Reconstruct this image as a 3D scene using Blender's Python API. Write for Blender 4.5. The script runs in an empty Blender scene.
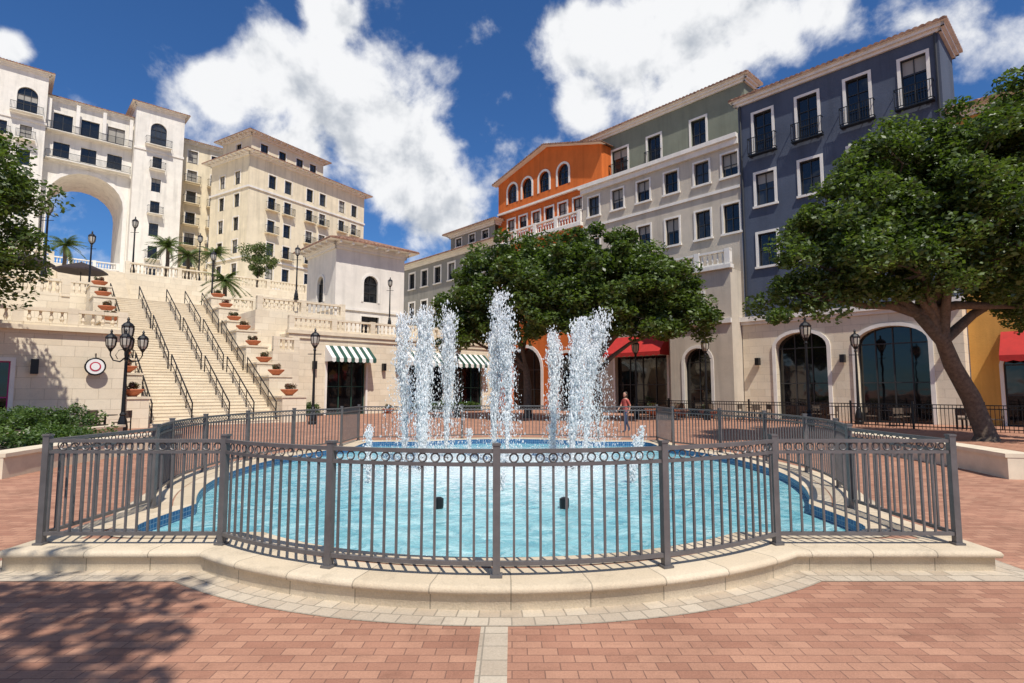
import bpy, math, random
import numpy as np
from mathutils import Vector
random.seed(7); rng=np.random.default_rng(7)
scene=bpy.context.scene; COL=bpy.context.collection
# ------------------------------------------------------------ materials
def newmat(name):
    m=bpy.data.materials.new(name); m.use_nodes=True
    nt=m.node_tree; b=nt.nodes['Principled BSDF']; return m,nt,b
def N(nt,t,**kw):
    n=nt.nodes.new(t)
    for k,v in kw.items(): setattr(n,k,v)
    return n
def L(nt,a,b): nt.links.new(a,b)
def c4(c): return (c[0],c[1],c[2],1)
def noise(nt,vec,scale,detail=5,rough=.6,dist=0):
    n=N(nt,'ShaderNodeTexNoise'); n.inputs['Scale'].default_value=scale; n.inputs['Detail'].default_value=detail; n.inputs['Roughness'].default_value=rough; n.inputs['Distortion'].default_value=dist
    L(nt,vec,n.inputs['Vector']); return n
def mrange(nt,val,a,b,c=0,d=1,**k):
    m=N(nt,'ShaderNodeMapRange',**k); m.inputs['From Min'].default_value=a; m.inputs['From Max'].default_value=b; m.inputs['To Min'].default_value=c; m.inputs['To Max'].default_value=d
    L(nt,val,m.inputs['Value']); return m.outputs[0]
def vscale(nt,vec,s):
    m=N(nt,'ShaderNodeVectorMath',operation='SCALE')
    if hasattr(vec,'links'): L(nt,vec,m.inputs[0])
    else: m.inputs[0].default_value=vec
    L(nt,s,m.inputs['Scale']); return m.outputs[0]
def bump(nt,h,strength,dist,normal=None):
    b=N(nt,'ShaderNodeBump'); b.inputs['Strength'].default_value=strength; b.inputs['Distance'].default_value=dist; L(nt,h,b.inputs['Height'])
    if normal: L(nt,normal,b.inputs['Normal'])
    return b.outputs[0]
def plain(name,c,rough=.6,metal=0,var=.0,vs=3,bmp=0,bs=40,spec=.5,stain=0):
    m,nt,b=newmat(name)
    b.inputs['Roughness'].default_value=rough; b.inputs['Metallic'].default_value=metal
    b.inputs['Base Color'].default_value=c4(c); b.inputs['Specular IOR Level'].default_value=spec
    P=N(nt,'ShaderNodeNewGeometry').outputs['Position']
    if var>0:
        last=vscale(nt,c,mrange(nt,noise(nt,P,vs,6,.65).outputs['Fac'],.3,.7,1-var,1+var))
        if stain>0:
            mp=N(nt,'ShaderNodeVectorMath',operation='MULTIPLY'); mp.inputs[1].default_value=(1.3,1.3,.09); L(nt,P,mp.inputs[0])
            last=vscale(nt,last,mrange(nt,noise(nt,mp.outputs[0],1.4,5).outputs['Fac'],.48,.75,1,1-stain))
        L(nt,last,b.inputs['Base Color'])
    if bmp>0: L(nt,bump(nt,noise(nt,P,bs,3).outputs['Fac'],bmp,.02),b.inputs['Normal'])
    return m
M={}
def mk(k,*a,**kw): M[k]=plain(k,*a,**kw)
st=dict(rough=.88,var=.10,vs=.7,bmp=.45,bs=12,spec=.2,stain=.22)
mk('hotel_white',(.77,.73,.65),**st); mk('hotel_yellow',(.76,.66,.47),**st); mk('trim_white',(.76,.72,.65),rough=.7,var=.08,vs=1.5,stain=.12)
mk('stucco_blue',(.082,.10,.14),**st); mk('stucco_cream',(.55,.485,.39),**st); mk('stucco_green',(.20,.215,.165),**st)
mk('stucco_orange',(.62,.155,.035),**st); mk('stucco_grey',(.27,.26,.23),**st); mk('stucco_gold',(.58,.31,.08),**st)
mk('pavilion_white',(.74,.69,.61),**st); mk('kerb_plain',(.68,.58,.43),rough=.8,var=.12,vs=2)
mk('iron_black',(.012,.012,.013),rough=.4,metal=.3); mk('window_frame_dark',(.03,.03,.03),rough=.5)
mk('awning_red',(.42,.02,.015),rough=.8,var=.15); mk('awning_white',(.75,.73,.68),rough=.8); mk('awning_green',(.02,.07,.05),rough=.8)
mk('terracotta',(.45,.14,.06),rough=.8,var=.15,vs=6)
mk('blind',(.34,.32,.28),rough=.8)
mk('bark',(.12,.09,.065),rough=.95,var=.4,vs=9,bmp=.9,bs=18)
mk('umbrella_canvas',(.03,.02,.02),rough=.9)
mk('sign_white',(.8,.8,.78),rough=.5); mk('sign_red',(.5,.02,.05),rough=.5); mk('sign_magenta',(.45,.02,.2),rough=.5)
mk('skin',(.5,.28,.19),rough=.6); mk('hair',(.03,.018,.01),rough=.6); mk('shirt',(.45,.10,.08),rough=.8); mk('jeans',(.04,.06,.12),rough=.8); mk('shoes',(.05,.04,.04),rough=.6)
mk('lantern_glass',(.45,.42,.36),rough=.25)
mk('fence_metal',(.135,.125,.122),rough=.45,metal=.2,var=.18,vs=7)
mk('soil',(.05,.035,.025),rough=1)
def glass(name,c,r=.04):
    m,nt,b=newmat(name); b.inputs['Base Color'].default_value=c4(c); b.inputs['Roughness'].default_value=r
    b.inputs['Specular IOR Level'].default_value=.7; b.inputs['IOR'].default_value=1.5
    P=N(nt,'ShaderNodeNewGeometry').outputs['Position']; L(nt,bump(nt,noise(nt,P,.8,2).outputs['Fac'],.16,.05),b.inputs['Normal']); M[name]=m
glass('glass_dark',(.012,.014,.016)); glass('glass_mid',(.04,.045,.05)); glass('glass_shop',(.006,.006,.007))
def blocks(name,c,c2,bw,bh,mort=.008,rough=.8,uv=False,offset=.5,bmp=.6,mc=None,floor=False,var=.12,spec=.2,dirt=0):
    m,nt,b=newmat(name); b.inputs['Roughness'].default_value=rough; b.inputs['Specular IOR Level'].default_value=spec
    P=N(nt,'ShaderNodeNewGeometry').outputs['Position']
    if uv: vec=N(nt,'ShaderNodeUVMap').outputs[0]
    elif floor: vec=P
    else:
        sp=N(nt,'ShaderNodeSeparateXYZ'); L(nt,P,sp.inputs[0])
        d1=N(nt,'ShaderNodeVectorMath',operation='DOT_PRODUCT'); d1.inputs[1].default_value=(-.677+.736,.736+.677,0); L(nt,P,d1.inputs[0])
        cb=N(nt,'ShaderNodeCombineXYZ'); L(nt,d1.outputs['Value'],cb.inputs[0]); L(nt,sp.outputs[2],cb.inputs[1]); vec=cb.outputs[0]
    br=N(nt,'ShaderNodeTexBrick'); br.offset=offset
    br.inputs['Scale'].default_value=1; br.inputs['Brick Width'].default_value=bw; br.inputs['Row Height'].default_value=bh
    br.inputs['Mortar Size'].default_value=mort; br.inputs['Mortar Smooth'].default_value=.3
    br.inputs['Color1'].default_value=c4(c); br.inputs['Color2'].default_value=c4(c2); br.inputs['Mortar'].default_value=c4(mc or [x*.55 for x in c])
    L(nt,vec,br.inputs['Vector'])
    last=vscale(nt,br.outputs['Color'],mrange(nt,noise(nt,P,.7,8,.7).outputs['Fac'],.3,.7,1-var,1+var))
    n3=noise(nt,P,60,3)
    last=vscale(nt,last,mrange(nt,n3.outputs['Fac'],0,1,.8,1.2))
    if dirt>0: last=vscale(nt,last,mrange(nt,noise(nt,P,2.3,9,.75,.4).outputs['Fac'],.52,.72,1,1-dirt))
    L(nt,last,b.inputs['Base Color'])
    sb=N(nt,'ShaderNodeMath',operation='MULTIPLY_ADD'); L(nt,br.outputs['Fac'],sb.inputs[0]); sb.inputs[1].default_value=-1; L(nt,n3.outputs['Fac'],sb.inputs[2])
    L(nt,bump(nt,sb.outputs[0],bmp,.006),b.inputs['Normal']); M[name]=m
blocks('limestone',(.76,.665,.51),(.69,.59,.44),.9,.45,mort=.009,dirt=.12,var=.08,mc=(.52,.44,.32))
blocks('kerb_stone',(.62,.52,.38),(.53,.43,.30),.62,50,uv=True,offset=0,mort=.006,dirt=.28)
blocks('band_stone',(.55,.47,.36),(.43,.35,.26),.16,.15,uv=True,offset=.5,mort=.006,dirt=.25)
blocks('strip_stone',(.55,.47,.36),(.43,.35,.26),.2,.2,floor=True,offset=0,mort=.006,dirt=.25)
blocks('brick_paving',(.455,.245,.16),(.33,.16,.105),.205,.102,mort=.004,floor=True,mc=(.22,.12,.085),var=.2,dirt=.26)
blocks('pool_tile',(.02,.09,.22),(.03,.14,.30),.06,.06,uv=True,offset=0,mort=.005,rough=.25,mc=(.2,.3,.4))
m,nt,b=newmat('roof_tile'); b.inputs['Roughness'].default_value=.85
P_=N(nt,'ShaderNodeNewGeometry').outputs['Position']; no=noise(nt,P_,3.5,4)
cr=N(nt,'ShaderNodeValToRGB'); cr.color_ramp.elements[0].position=.35; cr.color_ramp.elements[0].color=(.12,.055,.035,1); cr.color_ramp.elements[1].position=.65; cr.color_ramp.elements[1].color=(.36,.20,.125,1)
L(nt,no.outputs['Fac'],cr.inputs[0]); L(nt,cr.outputs[0],b.inputs['Base Color']); M['roof_tile']=m
def foliage(name,c1,c2,tr=.32):
    m,nt,b=newmat(name); nt.nodes.remove(b); out=nt.nodes['Material Output']
    g=N(nt,'ShaderNodeNewGeometry'); no=noise(nt,g.outputs['Position'],1.3,4,.7)
    cr=N(nt,'ShaderNodeValToRGB'); cr.color_ramp.elements[0].position=.35; cr.color_ramp.elements[0].color=c4(c1); cr.color_ramp.elements[1].position=.68; cr.color_ramp.elements[1].color=c4(c2)
    ad=N(nt,'ShaderNodeMath',operation='MULTIPLY_ADD'); L(nt,g.outputs['Random Per Island'],ad.inputs[0]); ad.inputs[1].default_value=.35
    sb=N(nt,'ShaderNodeMath',operation='SUBTRACT'); L(nt,no.outputs['Fac'],sb.inputs[0]); sb.inputs[1].default_value=.17
    L(nt,sb.outputs[0],ad.inputs[2]); L(nt,ad.outputs[0],cr.inputs[0])
    d=N(nt,'ShaderNodeBsdfDiffuse'); L(nt,cr.outputs[0],d.inputs[0]); t=N(nt,'ShaderNodeBsdfTranslucent')
    mu=N(nt,'ShaderNodeVectorMath',operation='MULTIPLY'); mu.inputs[1].default_value=(1.5,1.7,.6); L(nt,cr.outputs[0],mu.inputs[0]); L(nt,mu.outputs[0],t.inputs[0])
    gl=N(nt,'ShaderNodeBsdfGlossy'); gl.inputs['Roughness'].default_value=.45; gl.inputs['Color'].default_value=(.5,.5,.5,1)
    mi=N(nt,'ShaderNodeMixShader'); mi.inputs[0].default_value=tr; L(nt,d.outputs[0],mi.inputs[1]); L(nt,t.outputs[0],mi.inputs[2])
    m2=N(nt,'ShaderNodeMixShader'); m2.inputs[0].default_value=.07; L(nt,mi.outputs[0],m2.inputs[1]); L(nt,gl.outputs[0],m2.inputs[2]); L(nt,m2.outputs[0],out.inputs[0]); M[name]=m
foliage('oak_leaves',(.042,.07,.015),(.13,.185,.042)); foliage('hedge_leaves',(.04,.08,.018),(.12,.19,.045)); foliage('palm_leaves',(.05,.08,.02),(.14,.18,.06))
foliage('flower_leaves',(.05,.08,.02),(.25,.12,.10))
# pool water
m,nt,b=newmat('pool_water'); b.inputs['Roughness'].default_value=.05; b.inputs['IOR'].default_value=1.33
P_=N(nt,'ShaderNodeNewGeometry').outputs['Position']
n1=noise(nt,P_,3.0,7,.62,1.2)
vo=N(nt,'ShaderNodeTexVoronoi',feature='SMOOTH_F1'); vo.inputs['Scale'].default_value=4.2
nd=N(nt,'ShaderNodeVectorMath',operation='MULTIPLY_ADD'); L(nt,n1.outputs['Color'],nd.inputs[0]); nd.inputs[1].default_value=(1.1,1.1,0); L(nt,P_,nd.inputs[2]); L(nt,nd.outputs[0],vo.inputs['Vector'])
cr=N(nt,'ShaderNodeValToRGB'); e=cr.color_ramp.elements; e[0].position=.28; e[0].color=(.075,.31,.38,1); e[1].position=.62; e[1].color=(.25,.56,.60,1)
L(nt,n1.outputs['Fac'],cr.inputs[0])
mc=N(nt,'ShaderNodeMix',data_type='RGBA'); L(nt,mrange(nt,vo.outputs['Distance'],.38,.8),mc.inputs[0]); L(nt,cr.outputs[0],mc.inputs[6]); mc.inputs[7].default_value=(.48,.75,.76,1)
ds=N(nt,'ShaderNodeVectorMath',operation='DISTANCE'); ds.inputs[1].default_value=(-.2,13.0,.06); L(nt,P_,ds.inputs[0])
nf=noise(nt,P_,9,8,.75)
fa=N(nt,'ShaderNodeMath',operation='ADD'); L(nt,mrange(nt,ds.outputs['Value'],7.5,1.5,-.17,.26),fa.inputs[0]); L(nt,nf.outputs['Fac'],fa.inputs[1])
mf=N(nt,'ShaderNodeMix',data_type='RGBA'); L(nt,mrange(nt,fa.outputs[0],.56,.78),mf.inputs[0]); L(nt,mc.outputs[2],mf.inputs[6]); mf.inputs[7].default_value=(.75,.85,.86,1); L(nt,mf.outputs[2],b.inputs['Base Color'])
L(nt,bump(nt,nf.outputs['Fac'],.6,.03,bump(nt,n1.outputs['Fac'],.85,.1)),b.inputs['Normal']); M['pool_water']=m
m,nt,b=newmat('spray_water'); b.inputs['Base Color'].default_value=(.96,.98,.98,1); b.inputs['Roughness'].default_value=.12
out=nt.nodes['Material Output']; tr=N(nt,'ShaderNodeBsdfTransparent'); tr.inputs[0].default_value=(1,1,1,1); tl=N(nt,'ShaderNodeBsdfTranslucent'); tl.inputs[0].default_value=(.97,.98,1,1)
m0=N(nt,'ShaderNodeMixShader'); m0.inputs[0].default_value=.42; L(nt,b.outputs[0],m0.inputs[1]); L(nt,tl.outputs[0],m0.inputs[2])
mi=N(nt,'ShaderNodeMixShader'); mi.inputs[0].default_value=.18; L(nt,m0.outputs[0],mi.inputs[1]); L(nt,tr.outputs[0],mi.inputs[2]); L(nt,mi.outputs[0],out.inputs[0]); M['spray_water']=m
# ------------------------------------------------------------ geometry helpers
class Fr:
    def __init__(s,o,d,n): s.o=o;s.d=d;s.n=n
    def p(s,a,n,z): return (s.o[0]+s.d[0]*a+s.n[0]*n, s.o[1]+s.d[1]*a+s.n[1]*n, z)
class Ax:
    def __init__(s,o,U,V): s.o=o;s.U=U;s.V=V
    def pt(s,u,v): return (s.o[0]+s.U[0]*u+s.V[0]*v, s.o[1]+s.U[1]*u+s.V[1]*v)
    def fv(s,v,sg=-1): return Fr(s.pt(0,v),s.U,(s.V[0]*sg,s.V[1]*sg))
    def fu(s,u,sg=-1): return Fr(s.pt(u,0),s.V,(s.U[0]*sg,s.U[1]*sg))
A=Ax((0,0),(-.677,.736),(.736,.677))
WORLD=Fr((0,0),(1,0),(0,1))
class Bld:
    def __init__(s,name): s.name=name; s.parts={}; s.uv={}
    def part(s,p,mat): return s.parts.setdefault((p,mat),([],[]))
    def poly(s,p,mat,pts):
        V,F=s.part(p,mat); i=len(V); V.extend(pts); F.append(tuple(range(i,i+len(pts))))
    def box(s,p,mat,fr,a0,a1,n0,n1,z0,z1):
        V,F=s.part(p,mat); i=len(V)
        for z in(z0,z1):
            for (a,n) in((a0,n0),(a1,n0),(a1,n1),(a0,n1)): V.append(fr.p(a,n,z))
        for q in((0,3,2,1),(4,5,6,7),(0,1,5,4),(1,2,6,5),(2,3,7,6),(3,0,4,7)): F.append(tuple(i+k for k in q))
    def tube(s,p,mat,pts,rad,seg=6,cap=True):
        V,F=s.part(p,mat); n=len(pts)
        if not hasattr(rad,'__len__'): rad=[rad]*n
        base=len(V)
        for k in range(n):
            a=Vector(pts[max(k-1,0)]); c=Vector(pts[min(k+1,n-1)]); t=(c-a)
            if t.length<1e-9: t=Vector((0,0,1))
            t.normalize(); r=Vector((0,0,1)) if abs(t.z)<.9 else Vector((1,0,0))
            x=t.cross(r).normalized(); y=t.cross(x)
            for j in range(seg):
                an=2*math.pi*(j+.5)/seg; q=Vector(pts[k])+(x*math.cos(an)+y*math.sin(an))*rad[k]; V.append(tuple(q))
        for k in range(n-1):
            for j in range(seg):
                j2=(j+1)%seg; F.append((base+k*seg+j,base+k*seg+j2,base+(k+1)*seg+j2,base+(k+1)*seg+j))
        if cap: F.append(tuple(base+j for j in range(seg))); F.append(tuple(base+(n-1)*seg+j for j in range(seg)))
    def lathe(s,p,mat,x,y,prof,seg=10,z=0):
        V,F=s.part(p,mat); base=len(V)
        for (r,h) in prof:
            for j in range(seg):
                an=2*math.pi*j/seg; V.append((x+r*math.cos(an),y+r*math.sin(an),z+h))
        for k in range(len(prof)-1):
            for j in range(seg):
                j2=(j+1)%seg; F.append((base+k*seg+j,base+k*seg+j2,base+(k+1)*seg+j2,base+(k+1)*seg+j))
        F.append(tuple(base+j for j in range(seg))[::-1]); F.append(tuple(base+(len(prof)-1)*seg+j for j in range(seg)))
    def finish(s,smooth=(),loc=None):
        allv=[v for (V,F) in s.parts.values() for v in V]
        if loc is None:
            ar=np.array(allv); mn=ar.min(0); mxx=ar.max(0); loc=(float(mn[0]+mxx[0])/2,float(mn[1]+mxx[1])/2,float(mn[2]))
        e=bpy.data.objects.new(s.name,None); e.location=loc; COL.objects.link(e); s.meshes=[]
        for (p,mat),(V,F) in s.parts.items():
            me=bpy.data.meshes.new(p); ar=np.array(V)-np.array(loc)
            me.from_pydata(ar.tolist(),[],F); me.materials.append(M[mat])
            if p in s.uv:
                ul=me.uv_layers.new(name='UVMap'); uvs=s.uv[p]
                li=np.zeros(len(me.loops),dtype=np.int32); me.loops.foreach_get('vertex_index',li)
                ul.data.foreach_set('uv',np.array(uvs,dtype=np.float32)[li].ravel())
            if p in smooth: me.polygons.foreach_set('use_smooth',[True]*len(me.polygons))
            o=bpy.data.objects.new(p,me); COL.objects.link(o); o.parent=e; s.meshes.append(me)
        s.e=e; return e
    def inst(s,loc,rot=0,sc=1):
        e=bpy.data.objects.new(s.name,None); e.location=loc; e.rotation_euler=(0,0,rot); e.scale=(sc,sc,sc); COL.objects.link(e)
        for me in s.meshes:
            o=bpy.data.objects.new(me.name,me); COL.objects.link(o); o.parent=e
        return e
def arc(a,w,zs,r,n=12,off=0):
    return [(a+(w/2+off)*math.cos(math.pi-math.pi*i/n), zs+(r+off)*math.sin(math.pi*i/n)) for i in range(n+1)]
def op(a,w,z,h,r=0,**k):
    d=dict(a=a,w=w,z=z,h=h,r=r,trim=None,tw=.15,tp=.05,sill=False,mull=(1,1),glass=None,depth=None,rail=0,fm='window_frame_dark',through=False,blind=True); d.update(k); return d
def wall(B,fr,a0,a1,z0,z1,mat,ops=(),depth=.22,part='walls'):
    ops=[o for o in ops]
    A_=sorted({a0,a1}|{x for o in ops for x in(o['a']-o['w']/2,o['a']+o['w']/2) if a0<x<a1})
    Z_=sorted({z0,z1}|{x for o in ops for x in(o['z'],o['z']+o['h']+o['r']) if z0<x<z1})
    for i in range(len(A_)-1):
        for j in range(len(Z_)-1):
            ca=(A_[i]+A_[i+1])/2; cz=(Z_[j]+Z_[j+1])/2
            if any(abs(ca-o['a'])<o['w']/2 and o['z']<cz<o['z']+o['h']+o['r'] for o in ops): continue
            B.poly(part,mat,[fr.p(A_[i],0,Z_[j]),fr.p(A_[i+1],0,Z_[j]),fr.p(A_[i+1],0,Z_[j+1]),fr.p(A_[i],0,Z_[j+1])])
    for o in ops:
        a,w,z,h,r=o['a'],o['w'],o['z'],o['h'],o['r']; d=o['depth'] or depth; l=a-w/2; rr=a+w/2; zs=z+h; zt=zs+r
        out=[(l,z)]+(arc(a,w,zs,r) if r>0 else [(l,zs),(rr,zs)])+[(rr,z)]
        if r>0:
            ar=arc(a,w,zs,r)
            for k in range(len(ar)-1):
                B.poly(part,mat,[fr.p(ar[k][0],0,ar[k][1]),fr.p(ar[k+1][0],0,ar[k+1][1]),fr.p(ar[k+1][0],0,zt),fr.p(ar[k][0],0,zt)])
        for k in range(len(out)):
            p,q=out[k],out[(k+1)%len(out)]
            B.poly(part,mat,[fr.p(p[0],0,p[1]),fr.p(q[0],0,q[1]),fr.p(q[0],-d,q[1]),fr.p(p[0],-d,p[1])])
        if not o['through']:
            gm=o['glass'] or random.choice(['glass_dark','glass_dark','glass_mid'])
            B.poly('glazing',gm,[fr.p(p[0],-d,p[1]) for p in out])
            if o['blind'] and random.random()<.4:
                hh=(h)*random.choice([.3,.45,.6,.9]); B.box('blinds','blind',fr,l+.05,rr-.05,-d+.004,-d+.012,zs-hh,zs-.03)
            fm=o['fm']; t=.045 if w<2 else .06
            for s_ in(l,rr-t): B.box('frames',fm,fr,s_,s_+t,-d+.015,-d+.07,z,zs)
            B.box('frames',fm,fr,l+t,rr-t,-d+.015,-d+.07,z,z+t)
            B.box('frames',fm,fr,l+t,rr-t,-d+.015,-d+.07,zs-t,zs)
            nx,nz=o['mull']
            for k in range(1,nx+1):
                x=l+w*k/(nx+1)
                B.box('frames',fm,fr,x-t/2,x+t/2,-d+.017,-d+.065,z+t,zs-t)
                if r>0:
                    top=zs+r*math.sqrt(max(0,1-((x-a)/(w/2))**2)); B.box('frames',fm,fr,x-t/2,x+t/2,-d+.017,-d+.065,zs,top)
            for k in range(1,nz+1):
                x=z+h*k/(nz+1); B.box('frames',fm,fr,l+t,rr-t,-d+.02,-d+.06,x-t/2,x+t/2)
        if o['trim']:
            tw,tp=o['tw'],o['tp']; tm=o['trim']
            inn=[(l,z)]+(arc(a,w,zs,r) if r>0 else [(l,zs),(rr,zs)])+[(rr,z)]
            ou=[(l-tw,z)]+(arc(a,w+2*tw,zs,r+tw) if r>0 else [(l-tw,zs+tw),(rr+tw,zs+tw)])+[(rr+tw,z)]
            for k in range(len(inn)-1):
                i0,i1,o0,o1=inn[k],inn[k+1],ou[k],ou[k+1]
                B.poly('trim',tm,[fr.p(i0[0],tp,i0[1]),fr.p(i1[0],tp,i1[1]),fr.p(o1[0],tp,o1[1]),fr.p(o0[0],tp,o0[1])])
                B.poly('trim',tm,[fr.p(o0[0],0,o0[1]),fr.p(o1[0],0,o1[1]),fr.p(o1[0],tp,o1[1]),fr.p(o0[0],tp,o0[1])])
                B.poly('trim',tm,[fr.p(i0[0],0,i0[1]),fr.p(i1[0],0,i1[1]),fr.p(i1[0],tp,i1[1]),fr.p(i0[0],tp,i0[1])])
            if o['sill']: B.box('trim',tm,fr,l-tw-.06,rr+tw+.06,.002,tp+.08,z-.14,z-.002)
        if o['rail']: balcony(B,fr,a,w/2+o['rail'],z-.05)
def balcony(B,fr,a,hw,z,out=.42,h=1.05,slab='iron_black'):
    B.box('balcony',slab,fr,a-hw,a+hw,.06,out,z-.1,z-.02)
    for zz in(z+.08,z+h):
        B.box('balcony','iron_black',fr,a-hw,a+hw,out-.04,out,zz-.02,zz+.02)
        for s in(-1,1):
            x=a+s*(hw-.02); B.box('balcony','iron_black',fr,x-.02,x+.02,.06,out-.04,zz-.02,zz+.02)
    n=int(2*hw/.13)
    for k in range(n+1):
        x=a-hw+.015+(2*hw-.03)*k/n; B.box('balcony','iron_black',fr,x-.014,x+.014,out-.034,out-.006,z+.1,z+h-.02)
def roof_slope(B,p00,p10,p01,p11,tile=.3,th=.1,mat='roof_tile'):
    p00,p10,p01,p11=map(Vector,(p00,p10,p01,p11)); ln=(p10-p00).length; n=max(4,int(ln/tile)*4)
    V,F=B.part('roof',mat); base=len(V)
    for k in range(n+1):
        t=k/n; w=.08*abs(math.sin(math.pi*k/4))
        e=p00.lerp(p10,t); r=p01.lerp(p11,t)
        V.append((e.x,e.y,e.z-th)); V.append((e.x,e.y,e.z+w)); V.append((r.x,r.y,r.z+w))
    for k in range(n):
        i=base+3*k; F.append((i,i+3,i+4,i+1)); F.append((i+1,i+4,i+5,i+2))
def hip(B,ax,u0,u1,v0,v1,z,o=.8,rise=1.6,inset=None,cor='trim_white',ch=.35,br=False):
    inset=inset if inset is not None else min(u1-u0,v1-v0)/2+o-.05
    E=[(u0-o,v0-o),(u0-o,v1+o),(u1+o,v1+o),(u1+o,v0-o)]; I=[(u0-o+inset,v0-o+inset),(u0-o+inset,v1+o-inset),(u1+o-inset,v1+o-inset),(u1+o-inset,v0-o+inset)]
    z0=z+.12
    for k in range(4):
        a,b_=E[k],E[(k+1)%4]; c,d=I[k],I[(k+1)%4]
        roof_slope(B,(*ax.pt(*a),z0),(*ax.pt(*b_),z0),(*ax.pt(*c),z0+rise),(*ax.pt(*d),z0+rise))
    B.poly('roof','roof_tile',[(*ax.pt(*q),z0+rise-.01) for q in I])
    B.poly('soffit',cor,[(*ax.pt(*q),z0-.104) for q in E])
    for (fr,a0,a1) in ((ax.fv(v0),u0,u1),(ax.fu(u0),v0,v1),(ax.fv(v1,1),u0,u1),(ax.fu(u1,1),v0,v1)):
        B.box('cornice',cor,fr,a0-.15,a1+.15,.003,.15,z-ch,z); B.box('cornice',cor,fr,a0-.3,a1+.3,.152,.3,z-ch*.5,z+.01)
    if br:
        for (fr,a0,a1) in ((ax.fv(v0),u0,u1),(ax.fu(u0),v0,v1)):
            n=int((a1-a0)/1.0)
            for k in range(n+1):
                x=a0+(a1-a0)*k/n; B.box('brackets',cor,fr,x-.08,x+.08,.3,o-.1,z-.18,z+.012)
def shell(B,ax,u0,u1,v0,v1,z0,z1,mat,ov=(),ou=(),top=True,oup=()):
    wall(B,ax.fv(v0),u0,u1,z0,z1,mat,ov)
    wall(B,ax.fu(u0),v0,v1,z0,z1,mat,ou)
    wall(B,ax.fv(v1,1),u0,u1,z0,z1,mat); wall(B,ax.fu(u1,1),v0,v1,z0,z1,mat,oup)
    if top: B.poly('walls',mat,[(*ax.pt(*q),z1) for q in((u0,v0),(u1,v0),(u1,v1),(u0,v1))])
def balus(B,fr,a0,a1,z,h=.95,n=0,mat='limestone',sp=.3,pier=3.0,w=.13,part='balustrade'):
    n0,n1=n-w,n+w
    B.box(part,mat,fr,a0,a1,n0,n1,z,z+.14); B.box(part,mat,fr,a0,a1,n0-.02,n1+.02,z+h-.14,z+h)
    L_=a1-a0; m=max(1,round(L_/pier))
    for k in range(m+1):
        x=a0+.18+(L_-.36)*k/m; B.box(part,mat,fr,x-.18,x+.18,n0-.04,n1+.04,z+.002,z+h+.05)
    V,F=B.part(part,mat)
    for k in range(m):
        xa=a0+.36+(L_-.36)*k/m; xb=a0+(L_-.36)*(k+1)/m; c=max(1,int((xb-xa)/sp))
        for j in range(c):
            x=xa+(xb-xa)*(j+.5)/c; base=len(V)
            for (r,t) in((.05,0),(.045,.12),(.085,.35),(.04,.75),(.06,1)):
                zz=z+.14+(h-.28)*t
                for q in range(6):
                    an=q*math.pi/3; V.append(fr.p(x+r*math.cos(an),n+r*math.sin(an),zz))
            for i in range(4):
                for q in range(6): F.append((base+i*6+q,base+i*6+(q+1)%6,base+(i+1)*6+(q+1)%6,base+(i+1)*6+q))
def awning(B,fr,a0,a1,z0,z1,out,mats,part='awning',sw=.3):
    n=max(1,int((a1-a0)/sw))
    for k in range(n):
        m=mats[k%len(mats)]; x0=a0+(a1-a0)*k/n; x1=a0+(a1-a0)*(k+1)/n
        B.poly(part,m,[fr.p(x0,.03,z1),fr.p(x1,.03,z1),fr.p(x1,out,z0),fr.p(x0,out,z0)])
        B.poly(part,m,[fr.p(x0,out,z0),fr.p(x1,out,z0),fr.p(x1,out,z0-.25),fr.p((x0+x1)/2,out,z0-.32),fr.p(x0,out,z0-.25)])
    for x in(a0,a1): B.poly(part,mats[0],[fr.p(x,.03,z1),fr.p(x,out,z0),fr.p(x,out,z0-.25),fr.p(x,.03,z0-.25)])
def leafmesh(name,mat,C,R,per,size,parent,loc,flat=.75):
    C=np.array(C);R=np.array(R); n=len(C)*per
    c=np.repeat(C,per,0); r=np.repeat(R,per)
    d=rng.normal(size=(n,3)); d/=np.linalg.norm(d,axis=1)[:,None]; rad=r*rng.random(n)**.45
    p=c+d*rad[:,None]*np.array([1,1,flat])
    a=rng.normal(size=(n,3)); a[:,2]*=.5; a/=np.linalg.norm(a,axis=1)[:,None]
    b_=np.cross(a,rng.normal(size=(n,3))+np.array([0,0,1.2])); b_/=np.linalg.norm(b_,axis=1)[:,None]
    s=(size*(.6+.8*rng.random(n)))[:,None]
    v=np.stack([p-a*s*.5,p+b_*s*.28,p+a*s*.5,p-b_*s*.28],1).reshape(-1,3)-np.array(loc)
    me=bpy.data.meshes.new(name); me.vertices.add(n*4); me.vertices.foreach_set('co',v.ravel().astype(np.float32))
    me.loops.add(n*4); me.loops.foreach_set('vertex_index',np.arange(n*4,dtype=np.int32)); me.polygons.add(n)
    me.polygons.foreach_set('loop_start',np.arange(n,dtype=np.int32)*4); me.update(calc_edges=True); me.materials.append(M[mat])
    o=bpy.data.objects.new(name,me); COL.objects.link(o); o.parent=parent; return o
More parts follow.
